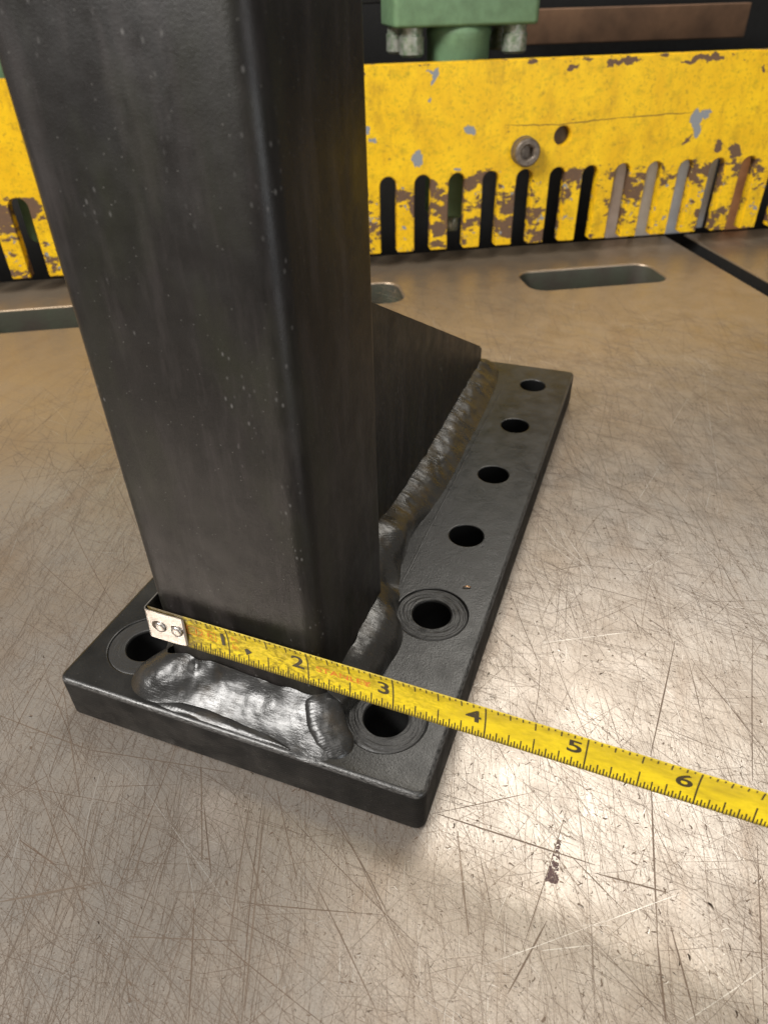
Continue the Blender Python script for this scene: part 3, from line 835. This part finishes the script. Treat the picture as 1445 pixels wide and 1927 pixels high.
for s in (.125, .345):
    P, N, O = (tape_pt(s, 0), *_cache[round(s, 4)][1:]); d = N.cross(O).normalized()
    vv, ff = [], []
    pr = [(.072, .040), (.074, .056), (.066, .066), (.040, .071), (.0, .072)]
    for r, h in pr:
        for k in range(20):
            a = 2 * pi * k / 20; vv.append(P + N * (r * sin(a) - .015) + d * r * cos(a) + O * (h + (.008 if s < .3 else .004)))
    for i in range(len(pr) - 1):
        for k in range(20): ff.append((i * 20 + k, i * 20 + (k + 1) % 20, (i + 1) * 20 + (k + 1) % 20, (i + 1) * 20 + k))
    link('rivet', vv, ff, M_hook, hook, smooth=True)
    vv, ff = [], []                                   # dark elongated rivet slot behind the head
    for k in range(24):
        a = 2 * pi * k / 24; vv.append(P + N * (.080 * sin(a) - .015) + d * (.098 * cos(a) - .02) + O * (.0555 if s < .3 else .0510))
    link('rivet_slot', vv, [tuple(range(24))], M_dark, hook)

# ------------------------------------------------------------------ yellow finger guard
guard = tag(empty('finger_guard', UV(4, V0 + .2, .52)), 'chipped yellow slotted finger guard standing across the back of table', 'guard')
G0, G1, GT, GB, STOP, PITCH, SW = -27.3, 24.1, 5.84, .52, 2.86, 1.115, .275
pts = [(G0, GT), (G0, GB)]
k = -28
while True:
    uc = 2.85 + PITCH * k
    if uc - SW < G0 + .1: k += 1; continue
    if uc + SW > G1 - .1: break
    pts += [(uc - SW, GB)]
    for q in range(11):
        a = pi - q / 10 * pi; pts.append((uc + SW * cos(a), STOP - SW + SW * sin(a)))
    pts += [(uc + SW, GB)]
    k += 1
pts += [(G1, GB), (G1, GT)]
hc = [(8.43 + .28 * cos(2 * pi * q / 28), 3.76 + .28 * sin(2 * pi * q / 28)) for q in range(28)]
loops = [[Vector((x, y, 0)) for x, y in pts], [Vector((x, y, 0)) for x, y in hc]]
flat = [p for l in loops for p in l]; tris = tessellate_polygon(loops)
GTH = .40; n = len(flat)
vv = [UV(p.x, V0, p.y) for p in flat] + [UV(p.x, V0 + GTH, p.y) for p in flat]
bm = bmesh.new(); bv = [bm.verts.new(q) for q in vv]
for t in tris:
    a, b_, c_ = (flat[i] for i in t)
    if abs((b_ - a).cross(c_ - a).z) < 1e-10: continue
    for off in (0, n):
        try: bm.faces.new([bv[i + off] for i in t])
        except ValueError: pass
for st, ln in ((0, len(pts)), (len(pts), len(hc))):
    for i in range(ln): bm.faces.new((bv[st + i], bv[st + (i + 1) % ln], bv[n + st + (i + 1) % ln], bv[n + st + i]))
bmesh.ops.recalc_face_normals(bm, faces=bm.faces)
bmesh.ops.dissolve_limit(bm, angle_limit=.01, verts=bm.verts, edges=bm.edges)
bmesh.ops.bevel(bm, geom=[e for e in bm.edges if len(e.link_faces) == 2 and e.calc_face_angle() > 1.2], offset=.028, segments=2, affect='EDGES')
bmesh.ops.triangulate(bm, faces=[fc for fc in bm.faces if len(fc.verts) > 4])
bm.verts.index_update()
gp = link('guard_plate', [tuple(q.co) for q in bm.verts], [tuple(q.index for q in fc.verts) for fc in bm.faces], M_guard, guard, smooth=False)
bm.free()
# grey bottom inside the round hole
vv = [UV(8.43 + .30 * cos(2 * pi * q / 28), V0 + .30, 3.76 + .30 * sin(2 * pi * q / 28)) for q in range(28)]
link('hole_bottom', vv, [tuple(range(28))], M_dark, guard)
# socket-head cap screw
sc = (7.20, 3.40)
prof = [(.0, -.22), (.13, -.22), (.19, -.22)]
def to_g(x, y, z): return UV(sc[0] + x, V0 - z, sc[1] + y)
hexr = lambda a, r: r / cos(((a + pi / 6) % (pi / 3)) - pi / 6)
vv, ff = [], []
rings = [(0.0, .14, 0), (.19, .14, 1), (.19, .36, 1), (.25, .395, 0), (.36, .395, 0), (.40, .37, 0), (.415, .33, 0), (.415, .01, 0), (.43, .005, 0)]
for r, h, hx in rings:
    for q in range(36):
        a = 2 * pi * q / 36; rr = hexr(a, r) if hx else r
        vv.append(to_g(rr * cos(a), rr * sin(a), h))
for i in range(len(rings) - 1):
    for q in range(36): ff.append((i * 36 + q, i * 36 + (q + 1) % 36, (i + 1) * 36 + (q + 1) % 36, (i + 1) * 36 + q))
link('cap_screw', vv, ff, M_screw, guard, smooth=False)

# ------------------------------------------------------------------ green hold-down clamps behind the guard
def clamp(uc, label):
    va = V0 + 1.9
    root = tag(empty('hold_down_clamp', UV(uc, va, .6)), label, 'clamp', 'green hold-down clamps behind the guard')
    v, f, sm, mi = box(uc - 2.20, uc + 2.20, va - 1.05, va + 1.5, 6.64, 10.5, bev=.10, r=.18)
    link('block', v, f, M_green, root, smooth=sm)
    c = UV(uc, va, 0)
    vv, ff = lathe([(.0, 6.7), (.96, 6.7), (1.0, 6.45), (.96, 6.30), (.96, 1.35), (.88, 1.25), (.0, 1.25)], c, 40)
    link('cylinder', vv, ff, M_green, root, smooth=True)
    vv, ff = lathe([(.0, 1.3), (.24, 1.3), (.24, .66), (.19, .60), (.0, .60)], c, 24)
    link('plunger', vv, ff, M_bolt, root, smooth=True)
    for du, dv in ((-1.58, -.55), (1.62, -.55), (-1.72, 1.0), (1.62, 1.0)):
        cc = UV(uc + du, va + dv, 0)
        vv, ff = lathe([(.0, 5.90), (.30, 5.90), (.375, 5.97), (.375, 6.42), (.34, 6.44), (.34, 6.68)], cc, 24)
        link('bolt', vv, ff, M_bolt, root, smooth=False)
clamp(5.42, 'green hold-down clamp with bolts above the yellow guard')
clamp(-7.85, 'green hold-down clamp behind left end of guard, mostly hidden by black post')

# grey and rusty bars standing behind the right-hand slots
def bar(u0, u1, dv, z0, z1, mat, name, label, cat):
    v, f, sm, mi = box(u0, u1, V0 + dv, V0 + dv + .5, z0, z1, bev=.05)
    tag(link(name, v, f, mat, smooth=sm), label, cat)
bar(11.15, 12.10, 1.6, 0.01, 3.9, M_grey1, 'steel_bar', 'pinkish grey steel bar behind seventh slot right of the post', 'bar')
bar(12.30, 13.30, 1.6, 0.01, 3.9, M_grey2, 'steel_bar', 'pale grey steel bar behind slots, left of the blue-grey bar', 'bar')
bar(13.45, 14.55, 1.6, 0.01, 3.9, M_grey3, 'steel_bar', 'blue-grey steel bar behind the slots near right edge', 'bar')
bar(14.75, 15.30, 2.1, 0.01, 3.9, M_grey3, 'steel_bar', 'narrow blue-grey steel bar beside the orange rusty bar', 'bar')
bar(15.75, 16.9, 1.6, 0.01, 3.9, M_orange, 'rusty_bar', 'orange rusty bar behind last slot at right edge', 'bar')
v, f, sm, mi = box(11.0, 22.6, V0 + 14, V0 + 14.6, 5.30, 6.66, bev=.06)
tag(link('back_bar', v, f, M_board, smooth=sm), 'rust brown steel bar behind and above the yellow guard', 'bar')

# bright curl of swarf on the plate
c = onz(877, 1107, PT)
vv, ff = [], []
for i in range(9):
    a = i / 8; vv += [(c.x - .05 + .1 * a, c.y + .03 * a - .015, PT + .006 + .02 * sin(pi * a)), (c.x - .05 + .1 * a + .008, c.y + .03 * a + .012, PT + .010 + .02 * sin(pi * a))]
for i in range(8): ff.append((2 * i, 2 * i + 1, 2 * i + 3, 2 * i + 2))
M_sw = simple('copper_swarf', (.75, .45, .25), .3, metal=.8)
sw = link('metal_shaving', vv, ff, M_sw, smooth=True)
md = sw.modifiers.new('thickness', 'SOLIDIFY'); md.thickness = .004 * S
tag(sw, 'tiny copper coloured metal shaving on black base plate', 'shaving')
